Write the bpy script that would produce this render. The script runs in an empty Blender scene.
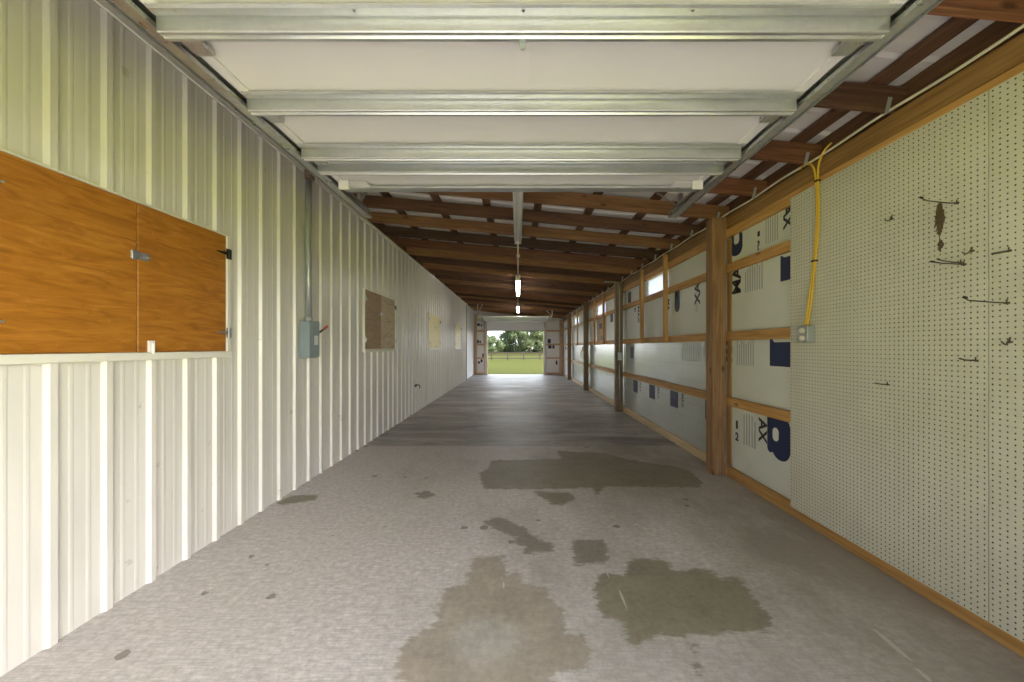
import bpy, bmesh, math, random
import numpy as np
from mathutils import Vector, Matrix, Euler
random.seed(7)
S = bpy.context.scene
C = S.collection
PI = math.pi
# ------------------------------------------------------------------ camera numbers
F, VX, VY, H = 370.0, 518.0, 347.0, 1.32       # focal length in px, vanishing point in px, camera height
XL, XR = -2.072, 2.134                          # inner faces of the two long walls
def yl(px): return -XL * F / (VX - px)          # depth of a point on the left wall
def yr(px): return XR * F / (px - VX)
def fl(px, py):                                 # point on the floor
    Y = F * H / (py - VY); return ((px - VX) * Y / F, Y)
# ------------------------------------------------------------------ mesh helpers
class MB:
    def __init__(s): s.v = []; s.f = []
    def add(s, vs, fs):
        o = len(s.v); s.v += [tuple(v) for v in vs]; s.f += [tuple(i + o for i in f) for f in fs]; return s
    def box(s, x0, x1, y0, y1, z0, z1):
        vs = [(x, y, z) for x in (x0, x1) for y in (y0, y1) for z in (z0, z1)]
        return s.add(vs, [(0,1,3,2),(4,6,7,5),(0,4,5,1),(2,3,7,6),(0,2,6,4),(1,5,7,3)])
    def prism(s, pts, axis, a, b):              # pts: closed outline in the two other axes
        n = len(pts)
        def P(p, t):
            return {'x': (t, p[0], p[1]), 'y': (p[0], t, p[1]), 'z': (p[0], p[1], t)}[axis]
        vs = [P(p, a) for p in pts] + [P(p, b) for p in pts]
        fs = [(i, (i+1) % n, n + (i+1) % n, n + i) for i in range(n)] + [tuple(range(n))[::-1], tuple(range(n, 2*n))]
        return s.add(vs, fs)
    def tube(s, pts, r, n=8, cap=True):
        pts = [Vector(p) for p in pts]; rings = []
        rr = r if isinstance(r, (list, tuple)) else [r] * len(pts)
        up = None
        for i, p in enumerate(pts):
            d = (pts[min(i+1, len(pts)-1)] - pts[max(i-1, 0)]).normalized()
            if up is None:
                up = Vector((0,0,1)) if abs(d.z) < .9 else Vector((0,1,0))
            a = d.cross(up).normalized(); b = a.cross(d).normalized(); up = b
            rings.append([p + a * math.cos(2*PI*k/n) * rr[i] + b * math.sin(2*PI*k/n) * rr[i] for k in range(n)])
        vs = [v for q in rings for v in q]; fs = []
        for i in range(len(pts)-1):
            for k in range(n):
                fs.append((i*n+k, i*n+(k+1)%n, (i+1)*n+(k+1)%n, (i+1)*n+k))
        if cap:
            fs.append(tuple(range(n))[::-1]); fs.append(tuple((len(pts)-1)*n + k for k in range(n)))
        return s.add(vs, fs)
    def mesh(s, name, bevel=0, smooth=False):
        me = bpy.data.meshes.new(name); me.from_pydata(s.v, [], s.f)
        bm = bmesh.new(); bm.from_mesh(me)
        bmesh.ops.recalc_face_normals(bm, faces=bm.faces)
        if bevel:
            es = [e for e in bm.edges if len(e.link_faces) == 2 and e.calc_face_angle() > .6]
            bmesh.ops.bevel(bm, geom=es, offset=bevel, segments=1, affect='EDGES')
        bm.to_mesh(me); bm.free()
        if smooth:
            for p in me.polygons: p.use_smooth = True
        return me
def link(name, me, mat=None, parent=None, loc=(0,0,0), rot=(0,0,0)):
    o = bpy.data.objects.new(name, me); C.objects.link(o)
    o.location = loc; o.rotation_euler = rot
    if mat and me is not None and not me.materials: me.materials.append(mat)
    if parent: o.parent = parent
    return o
def build(name, mb, mat, parent=None, bevel=0, smooth=False, loc=(0,0,0), rot=(0,0,0)):
    return link(name, mb.mesh(name, bevel, smooth), mat, parent, loc, rot)
def tag(o, label=None, cat=None, group=None, kind=None):
    if label: o['label'] = label
    if cat: o['category'] = cat
    if group: o['group'] = group
    if kind: o['kind'] = kind
    return o
def empty(name, loc=(0,0,0)):
    o = bpy.data.objects.new(name, None); C.objects.link(o); o.location = loc; o.empty_display_size = .1; return o
def struct(name, mb, mat, parent=None, **k):
    o = build(name, mb, mat, parent, **k)
    if parent is None: o['kind'] = 'structure'
    return o
def board(name, mat, x0, x1, y0, y1, z0, z1, label=None, cat=None, group=None, parent=None, bevel=.003):
    """a straight timber, grain (local X) along its longest side"""
    d = (x1-x0, y1-y0, z1-z0); ax = d.index(max(d))
    c = ((x0+x1)/2, (y0+y1)/2, (z0+z1)/2)
    if ax == 0: l, rot = d, (0,0,0)
    elif ax == 1: l, rot = (d[1], d[0], d[2]), (0,0,PI/2)
    else: l, rot = (d[2], d[1], d[0]), (0,-PI/2,0)
    mb = MB().box(-l[0]/2, l[0]/2, -l[1]/2, l[1]/2, -l[2]/2, l[2]/2)
    o = build(name, mb, mat, parent, bevel, loc=c, rot=rot)
    return tag(o, label, cat, group)
# ------------------------------------------------------------------ materials
def newmat(name):
    m = bpy.data.materials.new(name); m.use_nodes = True
    nt = m.node_tree; b = nt.nodes['Principled BSDF']
    return m, nt, b
def N(nt, t, **k):
    n = nt.nodes.new(t)
    for a, v in k.items():
        if a.startswith('i_'): n.inputs[a[2:].replace('_', ' ')].default_value = v
        else: setattr(n, a, v)
    return n
def ramp(nt, stops, fac):
    r = nt.nodes.new('ShaderNodeValToRGB'); e = r.color_ramp.elements
    while len(e) < len(stops): e.new(.5)
    for i, (p, c) in enumerate(stops):
        e[i].position = p; e[i].color = (c[0], c[1], c[2], 1) if not isinstance(c, (int, float)) else (c, c, c, 1)
    nt.links.new(fac, r.inputs['Fac']); return r
def coords(nt, scale=(1,1,1), rand=True, kind='Object'):
    tc = nt.nodes.new('ShaderNodeTexCoord'); mp = nt.nodes.new('ShaderNodeMapping')
    mp.inputs['Scale'].default_value = scale
    nt.links.new(tc.outputs[kind], mp.inputs['Vector'])
    if rand:
        oi = nt.nodes.new('ShaderNodeObjectInfo'); ml = N(nt, 'ShaderNodeMath', operation='MULTIPLY'); ml.inputs[1].default_value = 37.0
        cb = nt.nodes.new('ShaderNodeCombineXYZ')
        nt.links.new(oi.outputs['Random'], ml.inputs[0])
        for i in range(3): nt.links.new(ml.outputs[0], cb.inputs[i])
        nt.links.new(cb.outputs[0], mp.inputs['Location'])
    return mp.outputs[0]
def noise(nt, vec, scale, detail=4, rough=.55, dist=0):
    n = nt.nodes.new('ShaderNodeTexNoise'); n.inputs['Scale'].default_value = scale; n.inputs['Detail'].default_value = detail
    n.inputs['Roughness'].default_value = rough; n.inputs['Distortion'].default_value = dist
    nt.links.new(vec, n.inputs['Vector']); return n.outputs['Fac']
def mixc(nt, fac, a, b, mode='MIX'):
    n = nt.nodes.new('ShaderNodeMix'); n.data_type = 'RGBA'; n.blend_type = mode
    for sock, v in ((n.inputs[0], fac), (n.inputs[6], a), (n.inputs[7], b)):
        if hasattr(v, 'is_output'): nt.links.new(v, sock)
        elif isinstance(v, (int, float)): sock.default_value = v
        else: sock.default_value = (v[0], v[1], v[2], 1)
    return n.outputs[2]
def math_(nt, op, a, b=0, clamp=False):
    n = nt.nodes.new('ShaderNodeMath'); n.operation = op; n.use_clamp = clamp
    for i, v in enumerate((a, b)):
        if hasattr(v, 'is_output'): nt.links.new(v, n.inputs[i])
        else: n.inputs[i].default_value = v
    return n.outputs[0]
def bump(nt, b, h, strength=.2, dist=.002):
    n = nt.nodes.new('ShaderNodeBump'); n.inputs['Strength'].default_value = strength; n.inputs['Distance'].default_value = dist
    nt.links.new(h, n.inputs['Height']); nt.links.new(n.outputs[0], b.inputs['Normal'])
def wood(name, dark, mid, light, rough=.65, knots=True, vary=.25):
    m, nt, b = newmat(name)
    v = coords(nt, (.9, 14, 14)); g = noise(nt, v, 2.2, 6, .6, .8)
    v2 = coords(nt, (.35, 40, 40)); g2 = noise(nt, v2, 2.5, 3, .5, .2)
    s = math_(nt, 'ADD', math_(nt, 'MULTIPLY', g, .7), math_(nt, 'MULTIPLY', g2, .3))
    c = ramp(nt, [(.3, dark), (.5, mid), (.68, light)], s).outputs[0]
    if knots:
        vk = coords(nt, (1.0, 2.4, 2.4)); vo = nt.nodes.new('ShaderNodeTexVoronoi'); vo.inputs['Scale'].default_value = 2.6
        nt.links.new(vk, vo.inputs['Vector'])
        k = ramp(nt, [(.05, 1), (.13, 0)], vo.outputs['Distance']).outputs[0]
        c = mixc(nt, math_(nt, 'MULTIPLY', k, .75), c, tuple(x * .35 for x in dark))
    oi = nt.nodes.new('ShaderNodeObjectInfo')
    vv = math_(nt, 'ADD', math_(nt, 'MULTIPLY', oi.outputs['Random'], vary * 2), 1 - vary)
    hs = nt.nodes.new('ShaderNodeHueSaturation'); nt.links.new(vv, hs.inputs['Value']); nt.links.new(c, hs.inputs['Color'])
    nt.links.new(hs.outputs[0], b.inputs['Base Color'])
    b.inputs['Roughness'].default_value = rough
    bump(nt, b, g2, .25, .002)
    return m
def plain(name, col, rough=.5, metal=0, var=.08, scale=8):
    m, nt, b = newmat(name)
    n = noise(nt, coords(nt), scale, 4)
    c = mixc(nt, n, tuple(max(0, x * (1 - var)) for x in col), tuple(min(1, x * (1 + var)) for x in col))
    nt.links.new(c, b.inputs['Base Color']); b.inputs['Roughness'].default_value = rough; b.inputs['Metallic'].default_value = metal
    return m
M = {}
M['rafter'] = wood('rafter_wood', (.085,.030,.011), (.165,.066,.025), (.27,.12,.05), .7, vary=.3)
M['rafterdark'] = wood('dark_rafter_wood', (.045,.02,.009), (.09,.042,.02), (.15,.075,.035), .75, vary=.25)
M['raftertan'] = wood('tan_rafter_wood', (.14,.062,.022), (.25,.12,.045), (.36,.19,.08), .7, vary=.2)
M['purlin'] = wood('purlin_wood', (.06,.028,.014), (.11,.052,.026), (.17,.085,.045), .75, vary=.2)
M['header'] = wood('header_wood', (.15,.075,.022), (.26,.14,.045), (.36,.21,.075), .65, vary=.15)
M['girt'] = wood('girt_wood', (.31,.15,.04), (.48,.26,.08), (.60,.36,.14), .62, vary=.14)
M['pale'] = wood('pale_pine', (.50,.36,.20), (.62,.46,.28), (.72,.57,.38), .65, vary=.1)
M['post'] = wood('post_wood', (.14,.07,.03), (.28,.155,.07), (.42,.25,.12), .7, vary=.1)
M['darkpost'] = wood('weathered_post_wood', (.13,.085,.05), (.20,.14,.085), (.28,.2,.13), .75, vary=.1)
M['jamb'] = wood('jamb_wood', (.46,.27,.17), (.62,.40,.26), (.74,.52,.36), .65, vary=.08)
M['white'] = plain('white_trim_paint', (.80,.78,.70), .45, var=.04)
M['doorwhite'] = plain('door_skin_paint', (.80,.775,.76), .5, var=.04, scale=3)
M['black'] = plain('black_metal', (.03,.03,.03), .5, .5)
M['steelbox'] = plain('grey_box_paint', (.27,.33,.36), .45, .1)
M['conduit'] = plain('conduit_grey', (.42,.45,.45), .4, .5)
M['red'] = plain('switch_handle_red', (.35,.06,.04), .5)
M['sticker'] = plain('white_sticker', (.8,.8,.78), .6, var=.02)
M['navy'] = plain('navy_print', (.02,.03,.09), .5, var=.1)
M['inkblack'] = plain('black_print_and_holes', (.02,.022,.03), .5, var=.1)
M['brownprint'] = plain('maroon_print', (.12,.03,.02), .5, var=.1)
M['greyprint'] = plain('grey_print', (.38,.40,.41), .6, var=.1)
M['yellow'] = plain('yellow_cord_jacket', (.68,.43,.04), .5, var=.1)
M['cable'] = plain('off_white_cable_jacket', (.72,.66,.52), .5)
M['hook'] = plain('rusty_hook_steel', (.10,.085,.065), .55, .5, var=.4)
M['debris'] = plain('dry_mud', (.085,.055,.03), .95, 0, .5, 60)
M['ivory'] = plain('ivory_plastic', (.75,.73,.62), .4)
M['fenceblack'] = plain('dark_fence_board', (.045,.035,.03), .8, var=.3)
def galv(name, base=.52, rough=.32, sp_=.3):
    m, nt, b = newmat(name)
    vo = nt.nodes.new('ShaderNodeTexVoronoi'); vo.inputs['Scale'].default_value = 60
    nt.links.new(coords(nt), vo.inputs['Vector'])
    sep = nt.nodes.new('ShaderNodeSeparateColor'); nt.links.new(vo.outputs['Color'], sep.inputs[0])
    n = noise(nt, coords(nt, (1, 6, 6)), 4, 4)
    f = math_(nt, 'ADD', math_(nt, 'MULTIPLY', sep.outputs[0], sp_), math_(nt, 'MULTIPLY', n, 1-sp_))
    c = ramp(nt, [(.2, (base*.86, base*.88, base*.89)), (.8, (base*1.18, base*1.2, base*1.2))], f)
    nt.links.new(c.outputs[0], b.inputs['Base Color']); b.inputs['Metallic'].default_value = .85
    rr = ramp(nt, [(.2, rough - .08), (.8, rough + .12)], f); nt.links.new(rr.outputs[0], b.inputs['Roughness'])
    return m
M['galv'] = galv('galvanised_steel'); M['galvweb'] = galv('galvanised_strut_steel', .60, .38, .12)
# left wall sheet: off-white painted steel with scuffs
m, nt, b = newmat('painted_wall_sheet'); M['sheet'] = m
n = noise(nt, coords(nt, (1, 3, .5), False), 2.0, 5); n2 = noise(nt, coords(nt, (1,1,1), False), 9, 3)
c = ramp(nt, [(.3, (.68,.655,.61)), (.6, (.76,.735,.69))], n).outputs[0]
sp = ramp(nt, [(.70, 0), (.74, 1)], n2).outputs[0]
c = mixc(nt, math_(nt, 'MULTIPLY', sp, .45), c, (.42,.38,.30))
nt.links.new(c, b.inputs['Base Color']); b.inputs['Roughness'].default_value = .32
m, nt, b = newmat('roof_sheet_underside'); M['roof'] = m
n = noise(nt, coords(nt, (.4, 3, 1), False), 2.0, 5)
c = ramp(nt, [(.3, (.66,.63,.61)), (.65, (.80,.77,.75))], n).outputs[0]
nt.links.new(c, b.inputs['Base Color']); b.inputs['Roughness'].default_value = .5
# plywood kinds
def ply(name, dark, mid, light, blotch, rough=.5):
    m, nt, b = newmat(name)
    g = noise(nt, coords(nt, (1, 1.2, 9)), 2.6, 6, .62, 1.6)
    bl = noise(nt, coords(nt, (1, 2, 2)), 2.2, 5, .65, .6)
    c = ramp(nt, [(.3, dark), (.5, mid), (.7, light)], g).outputs[0]
    c = mixc(nt, ramp(nt, [(.56, 0), (.72, .6)], bl).outputs[0], c, blotch)
    sc = noise(nt, coords(nt, (1, 1, 1)), 28, 3, .7)
    c = mixc(nt, ramp(nt, [(.70, 0), (.74, .5)], sc).outputs[0], c, tuple(min(1, x * 1.7) for x in light))
    nt.links.new(c, b.inputs['Base Color']); b.inputs['Roughness'].default_value = rough
    return m
M['ply_orange'] = ply('varnished_plywood', (.27,.095,.008), (.40,.155,.014), (.50,.22,.03), (.30,.11,.012), .45)
M['ply_brown'] = ply('brown_plywood', (.30,.20,.10), (.38,.26,.14), (.46,.33,.19), (.26,.17,.09), .6)
M['ply_tan'] = ply('tan_plywood', (.42,.30,.16), (.58,.46,.28), (.66,.55,.37), (.30,.19,.09), .6)
M['ply_pale'] = ply('pale_plywood', (.66,.55,.26), (.78,.69,.38), (.84,.77,.50), (.40,.30,.12), .5)
# insulation facer
def foam(name, col, metal, rough, grid):
    m, nt, b = newmat(name)
    n = noise(nt, coords(nt, (1,1,1)), 3, 5)
    c = mixc(nt, n, tuple(x * .93 for x in col), tuple(min(1, x * 1.05) for x in col))
    if grid:
        br = nt.nodes.new('ShaderNodeTexBrick'); br.inputs['Scale'].default_value = 1; br.inputs['Mortar Size'].default_value = .004
        br.inputs['Brick Width'].default_value = .4; br.inputs['Row Height'].default_value = .2
        br.inputs['Color1'].default_value = br.inputs['Color2'].default_value = (0,0,0,1); br.inputs['Mortar'].default_value = (1,1,1,1)
        tc = nt.nodes.new('ShaderNodeTexCoord'); sx = nt.nodes.new('ShaderNodeSeparateXYZ'); cb = nt.nodes.new('ShaderNodeCombineXYZ')
        nt.links.new(tc.outputs['Object'], sx.inputs[0]); nt.links.new(sx.outputs[1], cb.inputs[0]); nt.links.new(sx.outputs[2], cb.inputs[1])
        nt.links.new(cb.outputs[0], br.inputs['Vector'])
        c = mixc(nt, math_(nt, 'MULTIPLY', br.outputs['Color'], .3), c, tuple(x * .6 for x in col))
    nt.links.new(c, b.inputs['Base Color']); b.inputs['Metallic'].default_value = metal; b.inputs['Roughness'].default_value = rough
    w = noise(nt, coords(nt, (1, 1.2, .8)), 3, 2); bump(nt, b, w, .12, .01)
    return m
M['foam'] = foam('insulation_facer', (.66,.68,.62), .0, .42, False)
M['foil'] = foam('foil_insulation_facer', (.68,.72,.69), .45, .24, True)
M['foamwhite'] = foam('white_insulation_facer', (.88,.86,.84), 0, .5, False)
# pegboard
m, nt, b = newmat('pegboard_hardboard'); M['peg'] = m
n = noise(nt, coords(nt, (1,1,1), False), 1.6, 5); n2 = noise(nt, coords(nt, (1,1,1), False), 14, 2)
c = ramp(nt, [(.3, (.52,.51,.42)), (.65, (.60,.59,.50))], n).outputs[0]
c = mixc(nt, ramp(nt, [(.755, 0), (.78, .7)], n2).outputs[0], c, (.22,.18,.11))
nt.links.new(c, b.inputs['Base Color']); b.inputs['Roughness'].default_value = .5
M['hardboard'] = plain('brown_hardboard', (.09,.055,.03), .9, var=.1)
# tube light
m, nt, b = newmat('lit_fluorescent_tube'); M['tube'] = m
b.inputs['Base Color'].default_value = (.9,.9,.88,1); b.inputs['Emission Color'].default_value = (1,.97,.9,1)
b.inputs['Emission Strength'].default_value = 11.0
M['tubeoff'] = plain('unlit_fluorescent_tube', (.74,.74,.70), .35, var=.02)
# translucent pane
m, nt, b = newmat('milky_window_pane'); M['pane'] = m
tr = nt.nodes.new('ShaderNodeBsdfTranslucent'); tr.inputs[0].default_value = (.47,.50,.78,1)
df = nt.nodes.new('ShaderNodeBsdfDiffuse'); df.inputs[0].default_value = (.9,.9,.9,1)
mx = nt.nodes.new('ShaderNodeMixShader'); mx.inputs[0].default_value = .15
nt.links.new(tr.outputs[0], mx.inputs[1]); nt.links.new(df.outputs[0], mx.inputs[2])
nt.links.new(mx.outputs[0], nt.nodes['Material Output'].inputs['Surface'])
# ------------------------------------------------------------------ floor
CR = lambda pts: [fl(340 + x / 2.259, 380 + y / 2.259) for x, y in pts]
S1 = CR([(300,400),(370,398),(378,445),(400,430),(418,460),(465,465),(478,500),(505,515),(510,570),(550,575),(568,620),(560,650),(520,660),(480,655),(480,700),(470,760),(150,760),(140,690),(128,640),(140,600),(180,570),(215,555),(232,475),(280,465)])
S2 = CR([(660,402),(735,405),(760,435),(800,425),(850,432),(860,450),(900,445),(935,490),(975,540),(970,565),(880,572),(800,575),(740,580),(720,575),(670,600),(648,590),(645,550),(600,535),(583,520),(575,470),(585,438),(640,440)])
S3 = CR([(340,182),(430,180),(500,178),(490,160),(600,165),(650,180),(760,195),(790,205),(820,232),(815,242),(700,242),(600,240),(580,260),(570,243),(440,247),(325,246),(315,210),(335,200)])
S4 = CR([(430,250),(520,255),(535,268),(500,283),(480,280)])
S5 = CR([(320,320),(360,308),(420,335),(425,345),(490,378),(480,385),(430,393),(412,390),(420,375),(385,370),(400,355),(365,345)])
S6 = CR([(525,362),(595,360),(607,405),(600,413),(530,417)])
S7 = CR([(170,255),(195,250),(215,258),(195,268),(175,266)])
S8 = [fl(x, y) for x, y in ((276,503),(290,496),(318,494),(316,500),(280,505))]
S9 = CR([(785,600),(805,598),(800,615)]); S10 = CR([(790,640),(825,655),(815,665),(795,655)])
SC = [CR([(602,436),(606,435),(638,487),(656,543),(654,543),(635,489)]), CR([(363,448),(367,447),(378,488),(375,488)]), CR([(800,590),(803,590),(860,660),(856,660)]), [fl(x, y) for x, y in ((872,628),(875,627),(935,682),(930,682))], CR([(270,355),(273,354),(323,388),(320,388)])]
def sdf(poly, X, Y):
    p = np.array(poly); q = np.roll(p, -1, 0)
    d = np.full(X.shape, 1e9); ins = np.zeros(X.shape, bool)
    for (ax, ay), (bx, by) in zip(p, q):
        ex, ey = bx-ax, by-ay; L = ex*ex+ey*ey + 1e-12
        t = np.clip(((X-ax)*ex + (Y-ay)*ey)/L, 0, 1)
        d = np.minimum(d, np.hypot(X-ax-t*ex, Y-ay-t*ey))
        cond = ((ay > Y) != (by > Y)) & (X < (bx-ax)*(Y-ay)/(by-ay+1e-12) + ax)
        ins ^= cond
    return np.where(ins, -d, d)
xs = np.arange(-2.3, 2.36, .03); ys = np.concatenate([np.arange(-.45, 5.4, .03), np.arange(5.4, 18.05, .25)])
GX, GY = np.meshgrid(xs, ys); nx, ny = len(xs), len(ys)
me = bpy.data.meshes.new('floor')
vv = np.stack([GX.ravel(), GY.ravel(), np.zeros(nx*ny)], 1)
ff = [(j*nx+i, j*nx+i+1, (j+1)*nx+i+1, (j+1)*nx+i) for j in range(ny-1) for i in range(nx-1)]
me.from_pydata(vv.tolist(), [], ff)
def attr(nm, arr):
    a = me.attributes.new(nm, 'FLOAT', 'POINT'); a.data.foreach_set('value', np.clip(arr, -2, 2).astype(np.float32).ravel())
attr('damp_patch', sdf(S1, GX, GY))
attr('oil_patch', np.minimum.reduce([sdf(p, GX, GY) for p in (S2, S3, S4, S8)]))
attr('dirt_patch', np.minimum.reduce([sdf(p, GX, GY) for p in (S5, S6, S7, S9, S10)]))
attr('scratch', np.minimum.reduce([sdf(p, GX, GY) for p in SC]))
cx, cy = fl(340 + 330/2.259, 380 + 585/2.259)
attr('dry_centre', np.hypot((GX-cx)/.16, (GY-cy)/.13) - 1)
m, nt, b = newmat('concrete'); M['concrete'] = m
def A(nm):
    n = nt.nodes.new('ShaderNodeAttribute'); n.attribute_name = nm; return n.outputs['Fac']
vec = coords(nt, (1,1,1), False); vst = coords(nt, (.45, 1.7, 1), False); vfine = coords(nt, (3, 40, 1), False)
big = noise(nt, vec, .8, 6, .6); fine = noise(nt, vec, 30, 5, .7); streak = noise(nt, vst, 1.3, 8, .7, .5); broom = noise(nt, vfine, 3, 3, .6)
edge = math_(nt, 'MULTIPLY', math_(nt, 'SUBTRACT', noise(nt, coords(nt, (8, 20, 1), False), 1.6, 5, .7), .5), .16)
c = ramp(nt, [(.3, (.66,.61,.605)), (.7, (.78,.73,.725))], big).outputs[0]
c = mixc(nt, .55, c, ramp(nt, [(.32, (.24,.21,.19)), (.68, (.76,.71,.67))], fine).outputs[0])
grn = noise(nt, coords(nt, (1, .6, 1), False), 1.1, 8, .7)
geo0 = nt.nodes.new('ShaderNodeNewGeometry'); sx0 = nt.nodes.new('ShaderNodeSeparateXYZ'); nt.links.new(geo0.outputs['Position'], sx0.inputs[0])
gr = ramp(nt, [(.44, 0), (.72, .8)], math_(nt, 'ADD', grn, math_(nt, 'MULTIPLY', sx0.outputs[0], .085))).outputs[0]  # grime that also paints in the shade of the darker right side
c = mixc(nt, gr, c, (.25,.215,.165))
c = mixc(nt, ramp(nt, [(.4, 0), (.65, .45)], broom).outputs[0], c, (.34,.31,.28))
geo = nt.nodes.new('ShaderNodeNewGeometry'); sx = nt.nodes.new('ShaderNodeSeparateXYZ'); nt.links.new(geo.outputs['Position'], sx.inputs[0])
# second slab pour, dirtier, beyond the joint
slab2 = math_(nt, 'GREATER_THAN', math_(nt, 'ADD', sx.outputs[1], math_(nt, 'MULTIPLY', edge, .5)), 4.95)
dirt = ramp(nt, [(.38, (.50,.475,.45)), (.5, (.27,.255,.235)), (.6, (.12,.11,.095))], streak).outputs[0]
dirt = mixc(nt, .35, dirt, ramp(nt, [(.35, (.14,.13,.11)), (.6, (.42,.40,.37))], noise(nt, coords(nt, (1, 1.6, 1), False), 2.3, 6, .7)).outputs[0])
c = mixc(nt, math_(nt, 'MULTIPLY', slab2, .82), c, dirt)
jn = math_(nt, 'LESS_THAN', math_(nt, 'ABSOLUTE', math_(nt, 'SUBTRACT', sx.outputs[1], 4.93)), .012)
c = mixc(nt, math_(nt, 'MULTIPLY', jn, .35), c, (.12,.10,.09))
# scattered specks and worn dirt
spk = ramp(nt, [(.69, 0), (.74, .7)], noise(nt, coords(nt, (5, 16, 1), False), 1.5, 4, .6)).outputs[0]
c = mixc(nt, math_(nt, 'MULTIPLY', spk, .5), c, (.16,.14,.11))
blot = ramp(nt, [(.3, 0), (.7, 1)], math_(nt, 'ADD', math_(nt, 'MULTIPLY', noise(nt, coords(nt, (1,1,1), False), 4.5, 7, .7), .6), math_(nt, 'MULTIPLY', fine, .4))).outputs[0]
vo = nt.nodes.new('ShaderNodeTexVoronoi'); vo.inputs['Scale'].default_value = 5.5
nt.links.new(coords(nt, (1,1,1), False), vo.inputs['Vector'])
sv = nt.nodes.new('ShaderNodeSeparateColor'); nt.links.new(vo.outputs['Color'], sv.inputs[0])
dd = math_(nt, 'ADD', vo.outputs['Distance'], math_(nt, 'MULTIPLY', math_(nt, 'SUBTRACT', noise(nt, coords(nt, (1,1,1), False), 45, 3, .6), .5), .16))
sk = math_(nt, 'MULTIPLY', math_(nt, 'LESS_THAN', dd, math_(nt, 'MULTIPLY', sv.outputs[1], .2)), math_(nt, 'GREATER_THAN', sv.outputs[0], .62))
c = mixc(nt, math_(nt, 'MULTIPLY', sk, .7), c, (.15,.12,.09))
def patch(c, nm, col, k, w=.012):
    d = math_(nt, 'ADD', A(nm), edge)
    f = math_(nt, 'MULTIPLY', math_(nt, 'SUBTRACT', .5, math_(nt, 'DIVIDE', d, w*2), True), k, True)
    return mixc(nt, f, c, mixc(nt, .8, col, mixc(nt, blot, tuple(x*.55 for x in col), tuple(x*1.35 for x in col))))
c = patch(c, 'damp_patch', (.335,.285,.225), .85)
c = patch(c, 'dry_centre', (.45,.43,.39), .6, .25)
c = patch(c, 'oil_patch', (.235,.205,.14), .9)
c = patch(c, 'dirt_patch', (.20,.165,.125), .8)
sf = math_(nt, 'LESS_THAN', A('scratch'), .003); c = mixc(nt, math_(nt, 'MULTIPLY', sf, .5), c, (.7,.68,.62))
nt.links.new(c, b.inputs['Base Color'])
rr = ramp(nt, [(.3, .46), (.7, .62)], big); nt.links.new(rr.outputs[0], b.inputs['Roughness'])
bump(nt, b, math_(nt, 'ADD', math_(nt, 'MULTIPLY', fine, .6), math_(nt, 'MULTIPLY', broom, .5)), .35, .004)
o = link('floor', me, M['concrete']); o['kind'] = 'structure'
# ------------------------------------------------------------------ left wall of ribbed sheet
HATCH = [(1.385, 2.60), (4.95, 6.165), (8.50, 9.715), (12.05, 13.265)]
HZ0, HZ1 = 1.280, 2.103
LEND, WTOP = 14.74, 3.03
prof = []
k0 = math.floor((-.32 - 1.638) / .2242)
y = 1.638 + k0 * .2242
while y < LEND:
    for dy, dx in ((-.026, 0), (-.014, .019), (.014, .019), (.026, 0), (.065, 0), (.072, .0014), (.082, .0014), (.089, 0), (.135, 0), (.142, .0014), (.152, .0014), (.159, 0)):
        if -.32 < y + dy < LEND: prof.append((y + dy, dx))
    y += .2242
for a, e in HATCH:
    for t in (a, e):
        i = next(i for i, p in enumerate(prof) if p[0] > t)
        (ya, da), (yb, db) = prof[i-1], prof[i]
        prof.insert(i, (t, da + (db-da)*(t-ya)/(yb-ya)))
mb = MB(); zs = [0.0, HZ0, HZ1, WTOP]
vs = [(XL + dx, yy, z) for yy, dx in prof for z in zs]; fs = []
for i in range(len(prof)-1):
    mid = (prof[i][0] + prof[i+1][0]) / 2; inh = any(a < mid < e for a, e in HATCH)
    for j in range(3):
        if not (inh and j == 1): fs.append((i*4+j, (i+1)*4+j, (i+1)*4+j+1, i*4+j+1))
mb.add(vs, fs); mb.box(XL-.13, XL-.12, -.32, LEND, 0, WTOP)
struct('wall_left', mb, M['sheet'])
board('trim_1', M['purlin'], XL-.06, XL-.012, -.3, LEND, WTOP-.01, WTOP+.27)['kind'] = 'structure'
mb = MB().box(XL+.02, XL+.034, -.3, LEND, WTOP-.035, WTOP).box(XL-.01, XL+.034, -.3, LEND, WTOP, WTOP+.008)
struct('trim_2', mb, M['white'])
mb = MB().box(XL-.02, XL+.026, LEND, LEND+.05, 0, WTOP)
struct('trim_3', mb, M['darkpost'], bevel=.003)
# ------------------------------------------------------------------ stall hatches
def hinge(mb, y, z, s, ln):                                  # a tee hinge: leaf on the frame, strap on the door
    mb.box(XL+.034, XL+.038, y-.02*s, y+.025*s, z-.035, z+.035) if s > 0 else mb.box(XL+.034, XL+.038, y-.025, y+.02, z-.035, z+.035)
    mb.prism([(y, z-.011), (y - s*ln, z-.004), (y - s*ln, z+.004), (y, z+.011)], 'x', XL+.034, XL+.038)
    mb.tube([(XL+.038, y, z-.036), (XL+.038, y, z+.036)], .006)
hl = ['orange varnished double-leaf plywood hatch in the ribbed wall, nearest the camera',
      'mottled brown and tan plywood hatch beyond the grey switch box on the ribbed wall',
      'pale yellowish plywood hatch, third along the ribbed wall',
      'small pale hatch at the far end of the ribbed wall']
lm = [('ply_orange','ply_orange'), ('ply_brown','ply_tan'), ('ply_pale','ply_pale'), ('ply_pale','ply_pale')]
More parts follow.
